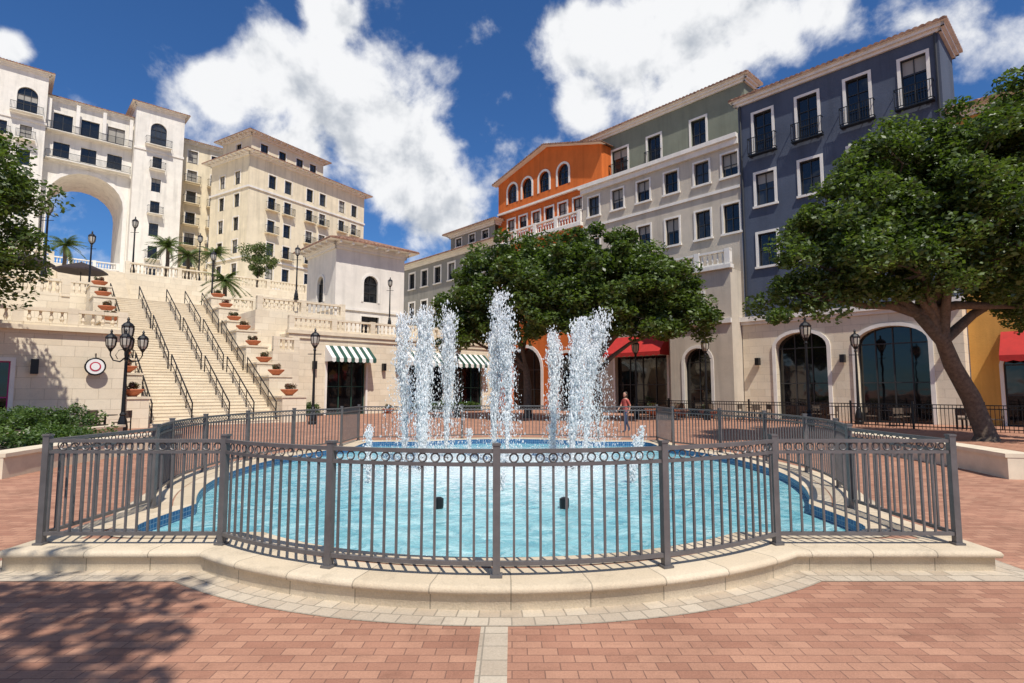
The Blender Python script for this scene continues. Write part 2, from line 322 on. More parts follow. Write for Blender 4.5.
def tree(name,base,trunk,lobes,nclump,per,size,tr=.28,cr=(.45,.95),seed=1,mat='oak_leaves'):
    rs=random.Random(seed); B=Bld(name)
    B.tube('trunk','bark',[(base[0],base[1],base[2]-.05),(base[0],base[1],base[2]+.25)]+trunk,[tr*1.45,tr*1.05]+[tr*(1-.35*i/max(1,len(trunk)-1)) for i in range(len(trunk))],10)
    C=[];R=[]
    tot=sum(l[1][0]*l[1][1]*l[1][2] for l in lobes)
    for (c,r) in lobes:
        c=Vector(c); fork=Vector(trunk[-1]) if rs.random()<.6 else Vector(trunk[-2] if len(trunk)>1 else trunk[-1])
        m1=fork.lerp(c,.45)+Vector((rs.uniform(-.4,.4),rs.uniform(-.4,.4),rs.uniform(-.1,.6)))
        B.tube('limbs','bark',[tuple(fork),tuple(fork.lerp(m1,.5)+Vector((0,0,.15))),tuple(m1),tuple(c)],[tr*.62,tr*.5,tr*.38,tr*.2],7)
        m=max(3,int(nclump*(r[0]*r[1]*r[2])/tot))
        for i in range(m):
            d=Vector((rs.gauss(0,1),rs.gauss(0,1),rs.gauss(0,1))).normalized(); q=rs.random()**.4
            p=c+Vector((d.x*r[0]*q,d.y*r[1]*q,d.z*r[2]*q))
            C.append(tuple(p)); R.append(rs.uniform(*cr))
            if i%3==0:
                mm=c.lerp(p,.5)+Vector((rs.uniform(-.3,.3),rs.uniform(-.3,.3),rs.uniform(-.2,.2)))
                B.tube('twigs','bark',[tuple(c),tuple(mm),tuple(p)],[tr*.18,tr*.1,tr*.04],4,False)
    e=B.finish(smooth=('trunk','limbs'),loc=base); leafmesh('foliage',mat,C,R,per,size,e,base); return e
# ------------------------------------------------------------ ground
B=Bld('ground'); S=900
B.poly('ground_sheet','brick_paving',[(-S,-S,0),(S,-S,0),(S,S,0),(-S,S,0)]); B.finish(loc=(0,0,0))
# ------------------------------------------------------------ fountain outline
CX,CY=-.13,11.65; hx,hy=4.62,5.85; lx,fb=2.8,.98; ly,sb=4.1,1.15
def arcpts(p,q,b,n):
    p=Vector(p);q=Vector(q);c=(p+q)/2;d=(q-p);ch=d.length/2;d.normalize();nn=Vector((d.y,-d.x)); R=(ch*ch+b*b)/(2*b); th=math.asin(ch/R)
    o=c-nn*(R-b); return [tuple(o+nn*R*math.cos(t)+d*R*math.sin(t)) for t in [ -th+2*th*i/n for i in range(n+1)]]
out=[];posts=[]
def seg(p,q,n=6):
    for i in range(n): out.append((p[0]+(q[0]-p[0])*i/n,p[1]+(q[1]-p[1])*i/n))
def lobe(p,q,b,n,np_):
    a=arcpts(p,q,b,n); out.extend(a[:-1])
    for k in range(np_+1): posts.append(a[round(k*n/np_)])
posts.append((-hx,-hy)); seg((-hx,-hy),(-lx,-hy)); lobe((-lx,-hy),(lx,-hy),fb,40,4); seg((lx,-hy),(hx,-hy)); posts.append((hx,-hy))
seg((hx,-hy),(hx,-ly)); lobe((hx,-ly),(hx,ly),sb,50,5); seg((hx,ly),(hx,hy)); posts.append((hx,hy))
seg((hx,hy),(lx,hy)); lobe((lx,hy),(-lx,hy),fb,40,4); seg((-lx,hy),(-hx,hy)); posts.append((-hx,hy))
seg((-hx,hy),(-hx,ly)); lobe((-hx,ly),(-hx,-ly),sb,50,5); seg((-hx,-ly),(-hx,-hy))
O=np.array(out)+np.array([CX,CY]); NP=len(O)
def offset(P,d):
    nx=np.roll(P,-1,0); pv=np.roll(P,1,0); t1=P-pv; t2=nx-P; t1/=np.linalg.norm(t1,axis=1)[:,None]; t2/=np.linalg.norm(t2,axis=1)[:,None]
    n1=np.stack([t1[:,1],-t1[:,0]],1); n2=np.stack([t2[:,1],-t2[:,0]],1); m=n1+n2; m/=np.linalg.norm(m,axis=1)[:,None]; k=1/np.maximum(.5,(m*n1).sum(1)); return P+m*(d*k)[:,None]
arcl=np.concatenate([[0],np.cumsum(np.linalg.norm(np.roll(O,-1,0)-O,axis=1))])
def sweep(B,part,mat,prof):
    V,F=B.part(part,mat); uv=[]; cum=0; acc=[0]
    for k in range(1,len(prof)): cum+=math.hypot(prof[k][0]-prof[k-1][0],prof[k][1]-prof[k-1][1]); acc.append(cum)
    rings=[offset(O,p[0]) for p in prof]
    for k,p in enumerate(prof):
        for i in range(NP+1):
            q=rings[k][i%NP]; V.append((q[0],q[1],p[1])); uv.append((arcl[i],acc[k]))
    for k in range(len(prof)-1):
        for i in range(NP): a=k*(NP+1)+i; F.append((a,a+1,a+NP+2,a+NP+1))
    B.uv[part]=uv
F_=Bld('fountain_basin')
sweep(F_,'kerb','kerb_stone',[(-.22,.2),(.20,.2),(.235,.19),(.25,.165),(.24,.135),(.2,.125),(.2,0)])
sweep(F_,'stone_band','band_stone',[(.19,.004),(.5,.004)])
NT=300; th=np.linspace(0,2*math.pi,NT,endpoint=False)
ex=2.9
P1=np.stack([CX+5.75*np.sign(np.cos(th))*np.abs(np.cos(th))**(2/ex), CY+6.6*np.sign(np.sin(th))*np.abs(np.sin(th))**(2/ex)],1)
In=offset(O,-.21); ang=np.unwrap(np.arctan2(In[:,1]-CY,In[:,0]-CX)); rad=np.hypot(In[:,0]-CX,In[:,1]-CY)
pa=np.unwrap(np.arctan2(P1[:,1]-CY,P1[:,0]-CX))
aa=np.concatenate([ang-2*math.pi,ang,ang+2*math.pi,ang+4*math.pi]); rr=np.tile(rad,4)
ro=np.interp(pa,aa,rr); PO=np.stack([CX+ro*np.cos(pa),CY+ro*np.sin(pa)],1)
def ring(B,part,mat,Pa,za,Pb,zb,uv=False):
    V,F=B.part(part,mat); n=len(Pa); base=len(V); ul=[]; al=0
    for i in range(n+1):
        a=Pa[i%n];b_=Pb[i%n]; V.append((a[0],a[1],za)); V.append((b_[0],b_[1],zb))
        h=abs(za-zb)+math.hypot(a[0]-b_[0],a[1]-b_[1]); ul+= [(al,0),(al,h)]
        nx=Pa[(i+1)%n]; al+=math.hypot(nx[0]-a[0],nx[1]-a[1])
    for i in range(n): j=base+2*i; F.append((j,j+2,j+3,j+1))
    if uv: B.uv[part]=ul
r1=np.hypot(*(P1-[CX,CY]).T); r1=np.minimum(r1,ro-.03)
for _ in range(6): r1=np.minimum(ro-.03,(np.roll(r1,1)+r1*2+np.roll(r1,-1))/4)
P1c=np.stack([CX+r1*np.cos(pa),CY+r1*np.sin(pa)],1); P0=np.stack([CX+(r1-.28)*np.cos(pa),CY+(r1-.28)*np.sin(pa)],1)
ring(F_,'deck_paving','brick_paving',P1c,.197,PO,.197); ring(F_,'coping','kerb_stone',P0,.204,P1c,.204,True); ring(F_,'tile_band','pool_tile',P0,.204,P0,.0,True)
F_.poly('water','pool_water',[(p[0],p[1],.06) for p in P0])
F_.finish(smooth=('kerb',),loc=(CX,CY,0))
B=Bld('pavement_strip'); B.poly('strip','strip_stone',[(-.23,-6,.004),(-.03,-6,.004),(-.03,4.315,.004),(-.23,4.315,.004)]); B.finish()
# ------------------------------------------------------------ fence
B=Bld('fountain_fence'); K=.2; H=1.06
def along(P,z0,z1,w,part):
    V,F=B.part(part,'fence_metal'); a=offset(P,w/2); b_=offset(P,-w/2); n=len(P); base=len(V)
    for i in range(n):
        for q,z in((a,z0),(a,z1),(b_,z1),(b_,z0)): V.append((q[i][0],q[i][1],z))
    for i in range(n):
        j=(i+1)%n
        for k in range(4): F.append((base+4*i+k,base+4*j+k,base+4*j+(k+1)%4,base+4*i+(k+1)%4))
along(O,K+H-.045,K+H-.01,.042,'top_rail'); along(O,K+H-.155,K+H-.125,.036,'second_rail'); along(O,K+.09,K+.125,.038,'bottom_rail')
tot=arcl[-1]; npk=int(tot/.112)
def at(s):
    i=min(NP-1,np.searchsorted(arcl,s,side='right')-1); t=(s-arcl[i])/(arcl[i+1]-arcl[i]); p=O[i]; q=O[(i+1)%NP]; d=(q-p)/np.linalg.norm(q-p); return p+(q-p)*t,d
pw=[np.array(p)+np.array([CX,CY]) for p in posts]
for k in range(npk):
    p,d=at((k+.5)*tot/npk); fr=Fr(p,d,(d[1],-d[0]))
    near=min(np.hypot(*(p-q)) for q in pw)
    if near>.05: B.box('pickets','fence_metal',fr,-.0095,.0095,-.0095,.0095,K+.1,K+H-.13)
    V,F=B.part('rings','fence_metal'); base=len(V); R=.036;r=.0075; n1=12 if p[1]<9 else 8
    if near>.06:
        for i in range(n1):
            t=2*math.pi*i/n1
            for (dr,dn) in((r,0),(0,r),(-r,0),(0,-r)): V.append(fr.p((R+dr)*math.cos(t),dn,K+H-.085+(R+dr)*math.sin(t)))
        for i in range(n1):
            for j in range(4): F.append((base+4*i+j,base+4*((i+1)%n1)+j,base+4*((i+1)%n1)+(j+1)%4,base+4*i+(j+1)%4))
for p in pw:
    i=np.argmin(np.hypot(*(O-p).T)); d=O[(i+1)%NP]-O[i-1]; d/=np.linalg.norm(d)
    if abs(abs(p[0]-CX)-hx)<.01: d=np.array([1.,0])
    fr=Fr(p,d,(d[1],-d[0]))
    B.box('posts','fence_metal',fr,-.031,.031,-.031,.031,K,K+H+.02); B.box('posts','fence_metal',fr,-.037,.037,-.037,.037,K+H+.02,K+H+.04); B.box('posts','fence_metal',fr,-.05,.05,-.05,.05,K+.001,K+.02)
B.finish()
# ------------------------------------------------------------ water jets
def jets():
    oc=np.array([[1,0,0],[-1,0,0],[0,1,0],[0,-1,0],[0,0,1],[0,0,-1]],float)
    fc=np.array([[0,2,4],[2,1,4],[1,3,4],[3,0,4],[2,0,5],[1,2,5],[3,1,5],[0,3,5]])
    allv=[];allf=[];cnt=[0]
    def drops(p,s,el):
        n=len(p); v=p[:,None,:]+oc[None]*s[:,None,None]*np.stack([np.ones(n),np.ones(n),el],1)[:,None,:]
        jit=1+.2*rng.normal(size=(n,6,1)); v=p[:,None,:]+(v-p[:,None,:])*jit
        allv.append(v.reshape(-1,3)); allf.append((fc[None]+(np.arange(n)*6)[:,None,None]+cnt[0]).reshape(-1,3)); cnt[0]+=n*6
    cen=np.array([-.2,13.])
    J=[(-2.45,13.0,3.5,1.3,-.03),(-1.95,12.1,3.35,1.2,.0),(-1.62,14.0,3.65,1.3,.03),(-2.15,13.8,3.2,1.1,.02),(-.42,13.2,3.95,1.5,.03),(-.12,12.9,3.4,1.2,.0),
       (1.0,13.7,3.1,1.1,.03),(1.3,12.3,3.1,1.2,.08),(1.72,13.2,3.4,1.35,.10),(1.5,14.1,3.35,1.3,.12)]
    for x,y,h,w,ln in J:
        ph=rng.random(8)*6.28; lean=np.array([ln,rng.normal()*.03])
        def axis(z):
            t=z/h; return (lean[0]*z*t+.035*np.sin(3.1*z+ph[0])*t+.02*np.sin(8*z+ph[1])*t, lean[1]*z*t+.035*np.sin(2.7*z+ph[2])*t)
        for sidx in range(6):
            n=230; t=rng.random(n)**.9; z=h*t*(.72+.28*rng.random()); wx,wy=axis(z); oa=ph[3+sidx%5]+sidx
            off=(.014+.10*(z/h)**1.4)*w
            p=np.stack([x+wx+np.cos(oa+z*.8)*off+rng.normal(size=n)*(.010+.025*z/h),y+wy+np.sin(oa+z*.8)*off+rng.normal(size=n)*(.010+.025*z/h),z+.06],1)
            drops(p,.008+.018*rng.random(n)**1.6,1.8+3.2*rng.random(n))
        nb=38; tb=.22+.80*rng.random(nb)**.8
        for tt in tb:
            n=int(24+38*tt); z=np.minimum(h*tt+rng.normal(size=n)*.11,h*1.06); wx,wy=axis(z); c=rng.normal(size=2)*.085*w*tt
            p=np.stack([x+wx+c[0]+rng.normal(size=n)*.055*w,y+wy+c[1]+rng.normal(size=n)*.055*w,z+.06],1); drops(p,.005+.017*rng.random(n)**2,1.2+1.8*rng.random(n))
        n=1700; t=rng.random(n); r0=(.04+.38*rng.random(n)**1.2)*w; a=rng.random(n)*6.283; zf=h*(.98-.93*t**.9)
        rr_=r0*(.3+.7*t)
        p=np.stack([x+rr_*np.cos(a)+lean[0]*h*(.8+.3*t),y+rr_*np.sin(a)+lean[1]*h*.8,zf+.06],1); drops(p,.0035+.010*rng.random(n)**2,1.3+2.4*rng.random(n))
        n=700; a=rng.random(n)*6.283; r_=.65*rng.random(n)**.7; p=np.stack([x+r_*np.cos(a),y+r_*np.sin(a),.07+.32*rng.random(n)**2.2],1); drops(p,.005+.012*rng.random(n),np.ones(n))
    for x,y,h in((-3.1,12.2,.8),(-3.5,13.9,.85),(-2.9,15.2,.7),(2.7,12.3,.7),(3.2,14.0,.8),(-1.2,15.9,.6),(1.1,15.9,.7),(-.2,9.6,.3),(-2.6,10.4,.35),(2.2,10.4,.35)):
        n=300; t=rng.random(n); p=np.stack([x+rng.normal(size=n)*.025*(1+t),y+rng.normal(size=n)*.025,.07+h*t],1); drops(p,.005+.013*rng.random(n),1.5+rng.random(n))
    v=np.concatenate(allv);f=np.concatenate(allf); loc=np.array([cen[0],cen[1],.06])
    me=bpy.data.meshes.new('water_spray'); me.vertices.add(len(v)); me.vertices.foreach_set('co',(v-loc).ravel().astype(np.float32))
    me.loops.add(len(f)*3); me.loops.foreach_set('vertex_index',f.ravel().astype(np.int32)); me.polygons.add(len(f)); me.polygons.foreach_set('loop_start',np.arange(len(f),dtype=np.int32)*3); me.polygons.foreach_set('use_smooth',np.ones(len(f),dtype=bool)); me.update(calc_edges=True); me.materials.append(M['spray_water'])
    B=Bld('fountain_jets')
    for x,y,h,w,ln in J: B.lathe('nozzles','iron_black',x,y,[(.05,0),(.05,.1),(.03,.14)],8)
    for x,y in((-1.05,8.2),(.75,8.2)): B.lathe('pool_lights','iron_black',x,y,[(.06,.05),(.07,.1),(.07,.2),(.03,.22)],8)
    e=B.finish(loc=tuple(float(q) for q in loc)); o=bpy.data.objects.new('water_spray',me); COL.objects.link(o); o.parent=e
jets()
# ------------------------------------------------------------ right row
T='trim_white'
def W(a,w,z,h,**k):
    d=dict(trim=T,tw=.16,tp=.05,sill=True,mull=(1,1)); d.update(k); return op(a,w,z,h,**d)
B=Bld('blue_townhouse'); ub=[14.67,11.97,9.27,6.57]
ov=[W(u,1.15,17.0,2.7,rail=.3,mull=(1,2),sill=False) for u in ub]+[W(u,1.15,13.55,2.1) for u in ub]+[W(u,1.15,9.6,2.1) for u in ub]
wall(B,A.fv(35.5),5.4,16.27,6.3,21,'stucco_blue',ov); wall(B,A.fu(5.4),35.5,39,6.3,21,'stucco_blue'); wall(B,A.fu(16.27,1),35.5,39,6.3,21,'stucco_blue'); wall(B,A.fv(39,1),5.4,16.27,0,21,'stucco_blue')
f=A.fv(35.3)
wall(B,f,5.2,16.4,0,6.1,'limestone',[op(12.9,2.9,.0,4.3,.9,trim=T,tw=.2,tp=.08,mull=(2,1),glass='glass_shop',depth=.5,blind=False),op(8.3,3.3,0,4.3,.9,trim=T,tw=.2,tp=.08,mull=(3,1),glass='glass_shop',depth=.5,blind=False)],part='base_walls')
wall(B,A.fu(5.2),35.3,39,0,6.1,'limestone',part='base_walls'); B.box('cornice',T,A.fv(35.5),5.1,16.5,-.1,.45,6.1,6.4); B.box('cornice',T,A.fv(35.5),5.2,16.45,-.1,.3,5.9,6.1)
hip(B,A,5.4,16.27,35.5,39,20.9,o=.45,rise=.55)
for u in(5.55,16.1): B.tube('downpipe','window_frame_dark',[(*A.pt(u,35.42),6.4),(*A.pt(u,35.42),20.6)],.06,6)
for u in(10.6,15.4,5.9):
    x,y=A.pt(u,35.05); B.box('sconce','iron_black',Fr((x,y),A.U,A.V),-.12,.12,-.12,.2,3.3,3.75)
B.finish()
B=Bld('cream_apartment_building'); uc=[16.8+.15,19.0,21.4,23.8,26.2,28.6]
ov=[W(u,1.1,16.05,1.6,tw=.13) for u in uc]+[W(u,1.1,12.2,1.95,tw=.13) for u in uc]+[W(u,1.1,8.6,1.95,tw=.13) for u in uc]
ov+=[op(24.4,4.6,0,4.3,0,trim=T,mull=(3,1),glass='glass_shop',depth=.4,blind=False)]
wall(B,A.fv(35.5),20.9,29.8,0,18.5,'stucco_cream',[o for o in ov if o['a']>20.9]); wall(B,A.fv(35.5),16.275,20.9,0,18.5,'stucco_cream',[o for o in ov if o['a']<20.9 and o['z']>9.7])
B.box('cornice',T,A.fv(35.5),16.3,30,-.1,.4,18.5,18.8); B.box('cornice',T,A.fv(35.5),16.3,29.9,-.1,.2,18.1,18.5); B.box('bands',T,A.fv(35.5),16.3,29.8,.003,.1,15.1,15.3); B.box('bands',T,A.fv(35.5),20.9,29.8,.003,.14,6.6,6.9)
awning(B,A.fv(35.5),21.9,26.9,4.5,5.8,1.3,['awning_red'],sw=.5)
B.poly('walls','stucco_cream',[(*A.pt(*q),18.5) for q in((16.3,35.5),(30,35.5),(30,46),(16.3,46))])
f=A.fv(34.0); wall(B,f,16.45,20.9,0,9.5,'stucco_cream',[op(18.9,1.9,0,3.6,.9,trim=T,tw=.2,glass='glass_shop',depth=.35,mull=(1,1),blind=False),op(18.9,1.1,6.6,1.5,0,trim=T,sill=True)],part='podium')
wall(B,A.fu(16.45),34.0,35.6,0,9.5,'stucco_cream',part='podium'); wall(B,A.fu(20.9,1),34,35.5,0,9.5,'stucco_cream',part='podium'); B.poly('podium','stucco_cream',[(*A.pt(*q),9.5) for q in((16.45,34),(20.9,34),(20.9,35.5),(16.45,35.5))])
B.box('cornice',T,f,16.3,21.05,-.2,.25,9.5,9.75); B.box('cornice',T,f,16.45,20.9,.003,.15,6.0,6.3); balus(B,f,16.4,21,9.75,1.0,n=-.05,mat='trim_white',pier=2.2)
wall(B,A.fv(38.2),17.0,34.5,18.5,24.1,'stucco_green',[W(u,1.6 if u>26 else 1.2,20.0,2.3,mull=(1,1),rail=.1 if u>23 else 0,sill=u<23) for u in(20.6,24.5,27.9,31.)]); wall(B,A.fu(17.0),38.2,39.8,18.5,24.1,'stucco_green')
hip(B,A,17.0,34.5,38.2,39.8,24.1,o=.5,rise=.6)
B.finish()
B=Bld('orange_corner_building')
f=A.fv(35.5)
wall(B,f,29.8,40.8,0,15.7,'stucco_orange',[op(36.8,4.0,0,3.6,2.0,trim=T,tw=.3,glass='glass_shop',mull=(2,1),depth=.5,blind=False),op(31.8,2.6,0,3.6,1.3,trim=T,tw=.25,glass='glass_shop',depth=.5,blind=False)]+[W(u,1.1,z,1.9) for u in(31.5,34,36.5,39) for z in(8.2,12)])
B.box('cornice',T,f,29.8,40.9,-.1,.35,15.5,15.8); balus(B,f,29.9,40.8,15.8,1.05,n=.05,mat='trim_white',pier=2.7)
B.poly('walls','stucco_orange',[(*A.pt(*q),15.7) for q in((29.8,35.5),(41,35.5),(41,44),(29.8,44))])
f=A.fv(37); u0,u1=28.8,42.1
wall(B,f,u0,u1,15.7,19.5,'stucco_orange',[W(u,1.0,17.2,1.5) for u in(40.3,38.6,36.8,35.1,33.4,31.6)])
ovx=[op(u,1.3,20.3,1.3,.65,trim=T,tw=.2,mull=(1,1),blind=False) for u in(40.0,37.9,35.6,33.2)]
fa_=A.fv(36.85); wall(B,fa_,u0,u1,19.5,22.7,'stucco_orange',ovx,part='attic')
B.poly('attic','stucco_orange',[fa_.p(u0,0,22.7),fa_.p(35.2,0,24.5),fa_.p(u1,0,22.7)])
B.box('bands',T,fa_,u0,u1,-.1,.15,19.4,19.6)
for p,q in(((u0-.4,22.55),(35.2,24.5)),((35.2,24.5),(u1+.4,22.55))):
    roof_slope(B,fa_.p(p[0],.6,p[1]+.12),fa_.p(q[0],.6,q[1]+.12),fa_.p(p[0],-5,p[1]+.12),fa_.p(q[0],-5,q[1]+.12))
    B.poly('soffit',T,[fa_.p(p[0],.58,p[1]+.01),fa_.p(q[0],.58,q[1]+.01),fa_.p(q[0],-.1,q[1]+.01),fa_.p(p[0],-.1,p[1]+.01)])
wall(B,A.fu(u0),36.85,43,15.7,22.7,'stucco_orange',part='attic'); wall(B,A.fu(u1,1),36.85,43,15.7,22.7,'stucco_orange',part='attic')
B.finish()
B=Bld('grey_apartment_building'); f=A.fv(35.5)
uw=[43+2.6*i for i in range(6)]
wall(B,f,40.8,58,0,16.4,'stucco_grey',[W(u,1.1,z,1.8,tw=.2) for u in uw for z in(13.6,10.1,6.6)]+[op(u,2.4,0,3.2,.8,trim=T,blind=False,glass='glass_shop') for u in(44.5,50)])
hip(B,A,40.8,58,35.5,44,16.4,o=.8,rise=1.2)
wall(B,A.fv(36.3),42,49.5,16.4,18.8,'stucco_grey',[W(u,1.0,17.3,.9,tw=.1) for u in(43.5,45.7,48)]); wall(B,A.fu(49.5,1),36.3,42,16.4,18.8,'stucco_grey'); hip(B,A,42,49.5,36.3,42,18.8,o=.7,rise=1.2)
B.finish()
B=Bld('gold_townhouse'); f=A.fv(36.3)
wall(B,f,-9,5.15,0,16.2,'stucco_gold',[W(u,1.2,z,2.0) for u in(3.4,.6,-2.2,-5) for z in(12.7,9.2)]+[op(u,2.6,0,3.0,.6,trim=T,glass='glass_shop',blind=False,mull=(2,1)) for u in(2.6,-1.4,-5)])
awning(B,f,.9,3.9,3.4,4.6,1.2,['awning_red'],sw=.5); hip(B,A,-9,5.1,36.3,44,16.2,o=.7,rise=1.3); B.finish()
# ------------------------------------------------------------ hotel
B=Bld('arched_hotel')
def HW(v,w,z,h,r=0,**k):
    d=dict(trim=T,tw=.12,tp=.05); d.update(k); return op(v,w,z,h,r,**d)
rows=[33.1,29.9,26.6,23.4,20.1,16.9]
def bal2(fr,v,z,hw=1.2): balcony(B,fr,v,hw,z,out=.9,h=1.0,slab='hotel_white')
hwm='hotel_white'
def tower(v0,v1,u0,z1,cols,aw):
    ov=[HW(v,1.15,z,1.9) for v in cols for z in rows]+[HW(aw,2.0,36.6,2.4,1.0,mull=(2,1))]
    shell(B,A,u0,u0+9,v0,v1,6,z1,hwm,ou=ov,top=False); hip(B,A,u0,u0+9,v0,v1,z1,o=.6,rise=.8)
    f=A.fu(u0); B.box('bands',T,f,v0-.1,v1+.1,.003,.12,35.6,35.9); bal2(f,aw,36.5,1.6)
    for v in cols:
        for z in rows[::2]: bal2(f,v,z,.95)
tower(-9,2.8,91.6,42.4,[-5.4,-1.4,.95],.9); tower(12.4,18.4,91.6,42.1,[15.2],15.2)
f=A.fu(93.2)
ovm=[op(v,2.0,36.0,2.3,0,trim=T,tw=.12,mull=(1,0)) for v in(4.6,7.5,10.4)]+[HW(v,1.7,32.4,2.0) for v in(4.6,7.5,10.4)]+[op(7.6,8.2,14,12.9,3.9,depth=9,through=True,trim=T,tw=.5,tp=.12)]
wall(B,f,2.8,12.4,6,40.2,hwm,ovm); wall(B,A.fu(102.2,1),2.8,12.4,6,40.2,hwm,[op(7.6,8.2,14,12.9,3.9,depth=.01,through=True)])
hip(B,A,93.2,102,2.8,12.4,40.2,o=.6,rise=1.2)
B.box('bands',T,f,2.8,12.4,.003,.12,35.4,35.65); B.box('bands',T,f,2.8,12.4,.003,.12,31.5,31.7)
balcony(B,f,7.6,4.6,31.9,out=1.0,h=1.0,slab=hwm); balcony(B,f,7.6,4.6,35.7,out=1.0,h=1.0,slab=hwm)
for v in(3.1,6.05,8.95,12.0): B.box('columns',T,f,v-.2,v+.2,.6,.95,35.7,39.7)
balus(B,A.fu(93.4),3.5,11.7,18.2,1.0,mat='trim_white'); B.box('bridge',hwm,A.fu(93.4),3.5,11.7,-8.6,.1,17.2,18.2)
B.finish()
B=Bld('hotel_side_wing'); f=A.fu(94)
shell(B,A,94,104,18.4,26,6,39.4,'hotel_yellow',ou=[HW(v,1.3,z,1.95) for v in(20.2,23.4) for z in [36.2]+rows],top=False); hip(B,A,94,104,18.4,26,39.4,o=.7,rise=1.0,br=True)
for v in(20.2,23.4):
    for z in rows: balcony(B,f,v,1.1,z,out=.8,slab='hotel_yellow')
B.finish()
B=Bld('yellow_hotel_wing'); Y=Ax((-35.8,74),(-.853,.52),(.52,.853)); f=Y.fu(0); r2=[30.1,26.9,23.6,20.4,17.1]
cols=[3.6,6.2,10.0,12.4,16.2,18.8]
ov=[HW(v,1.15,z,1.9) for v in cols for z in r2]+[op(v,2.4,12.8,1.8,1.2,trim=T,tw=.3,mull=(1,1)) for v in(4.9,11.2,17.5)]
shell(B,Y,0,9,0,21,6,34.2,'hotel_yellow',ou=ov,ov=[HW(u,1.2,z,1.9) for u in(2.6,6.2) for z in r2],top=True); hip(B,Y,0,9,0,21,34.2,o=1.0,rise=.8,br=True,inset=2.6)
shell(B,Y,2,9,1.5,14,34.9,38,'hotel_yellow',ou=[HW(v,1.2,35.4,1.6) for v in(3.5,6.5,9.5,12)],ov=[HW(5,1.2,35.4,1.6)],top=False); hip(B,Y,2,9,1.5,14,38,o=.9,rise=1.0,br=True)
for z,h in((19.6,.25),(29.3,.25)): B.box('bands',T,f,-.1,21.1,.003,.15,z,z+h); B.box('bands',T,Y.fv(0),0,9,.003,.15,z,z+h)
for v in cols:
    for z in(r2[1],r2[2],r2[3]):
        if random.random()<.7: balcony(B,f,v,.95,z,out=.6,slab='hotel_yellow')
B.finish()
# ------------------------------------------------------------ terraces, stairs
B=Bld('grand_staircase')
v0,v1=5.3,11.4; n=50; us=31.0; u=us; z=0; rise=8.2/n; steps=[]
for i in range(n):
    if i in(17,34): u+=.7
    steps.append((u,z,z+rise)); z+=rise; u+=.3
utop=u
for i,(uu,za,zb) in enumerate(steps):
    nu=steps[i+1][0] if i<n-1 else utop
    fu=A.fu(uu); B.poly('risers','limestone',[fu.p(v0,0,za),fu.p(v1,0,za),fu.p(v1,0,zb),fu.p(v0,0,zb)])
    B.poly('treads','kerb_plain',[(*A.pt(uu-.02,v0),zb),(*A.pt(uu-.02,v1),zb),(*A.pt(nu,v1),zb),(*A.pt(nu,v0),zb)]); B.box('treads','kerb_plain',fu,v0,v1,.0,.02,zb-.04,zb-.001)
def zat(u):
    zz=0
    for s in steps:
        if s[0]<=u: zz=s[2]
    return zz
def rail(v,ua,ub,part='handrails'):
    m=max(2,int((ub-ua)/1.2)); P=[(*A.pt(ua+(ub-ua)*k/m,v),zat(ua+(ub-ua)*k/m)) for k in range(m+1)]
    top=[(p[0],p[1],p[2]+.95) for p in P]; B.tube(part,'iron_black',[P[0]]+top+[P[-1]],.035,6); B.tube(part,'iron_black',[(p[0],p[1],p[2]+.5) for p in P],.022,5)
    for p in P: B.tube(part,'iron_black',[p,(p[0],p[1],p[2]+.95)],.025,5)
for v in(5.5,7.2,8.9,10.1,11.25):
    for ua,ub in((31.1,36.1),(36.9,41.8),(42.6,47.3)): rail(v,ua,ub)
potspots=[]
for (va,vb,side) in((4.2,5.3,-1),(11.4,12.7,1)):
    for k in range(8):
        ua=31+k*2.1-.4; ub=ua+2.1; zt=zat(min(ub,47.3))+.35
        B.box('cheek_walls','limestone',A.fv(va,-1),ua,ub,-(vb-va),0,0,zt); B.box('cheek_caps','kerb_plain',A.fv(va,-1),ua-.05,ub-.003,-(vb-va)-.05,.05,zt+.002,zt+.1)
        potspots.append((*A.pt(ua+.8,(va+vb)/2),zt+.1))
B.finish()
B=Bld('terrace_wall'); LM='limestone'
def slab(u0,u1,v0,v1,z0,z1,mat=LM): B.box('walls',mat,A.fv(v0),u0,u1,-(v1-v0),0,z0,z1)
slab(48.0,60,-30,34,0,8.2); slab(60,93,-40,34,0,12.2)
balus(B,A.fu(48.1),-14,5.0,8.2,1.0,n=-.1); balus(B,A.fu(48.1),11.8,19,8.2,1.0,n=-.1)
balus(B,A.fu(60.1),-25,3,12.2,1.1,n=-.1,pier=4); balus(B,A.fu(60.1),8,33,12.2,1.1,n=-.1,pier=4)
for i in range(20): B.box('upper_steps','kerb_plain',A.fv(3.2),54+i*.3,60.2,-4.6,0,8.2+i*.2-.001,8.2+(i+1)*.2)
slab(39.5,48,12.7,19.2,0,7.2); balus(B,A.fu(39.6),12.8,19.2,7.2,.95,n=-.1)
slab(36,39.5,12.7,14.4,0,4.2); balus(B,A.fu(36.1),12.75,14.4,4.2,.9,n=-.1,pier=1.6)
B.finish()
B=Bld('shop_terrace_building'); f=A.fu(38)
dm=dict(glass='glass_shop',blind=False,depth=.3,trim=T,tw=.15)
wall(B,f,14.4,33.0,0,5.6,'limestone',[op(18.7,3.0,0,4.0,mull=(2,1),fm='awning_green',**dm),op(25.6,3.4,0,3.9,mull=(2,1),fm='awning_green',**dm),op(29.8,3.2,0,3.9,mull=(2,1),fm='awning_green',**dm)])
wall(B,A.fv(33,1),38,47.9,0,5.6,'limestone'); B.poly('walls','limestone',[(*A.pt(*q),5.6) for q in((38,14.4),(38,33),(47.9,33),(47.9,14.4))]); wall(B,A.fv(14.4),38,39.4,0,5.6,'limestone')
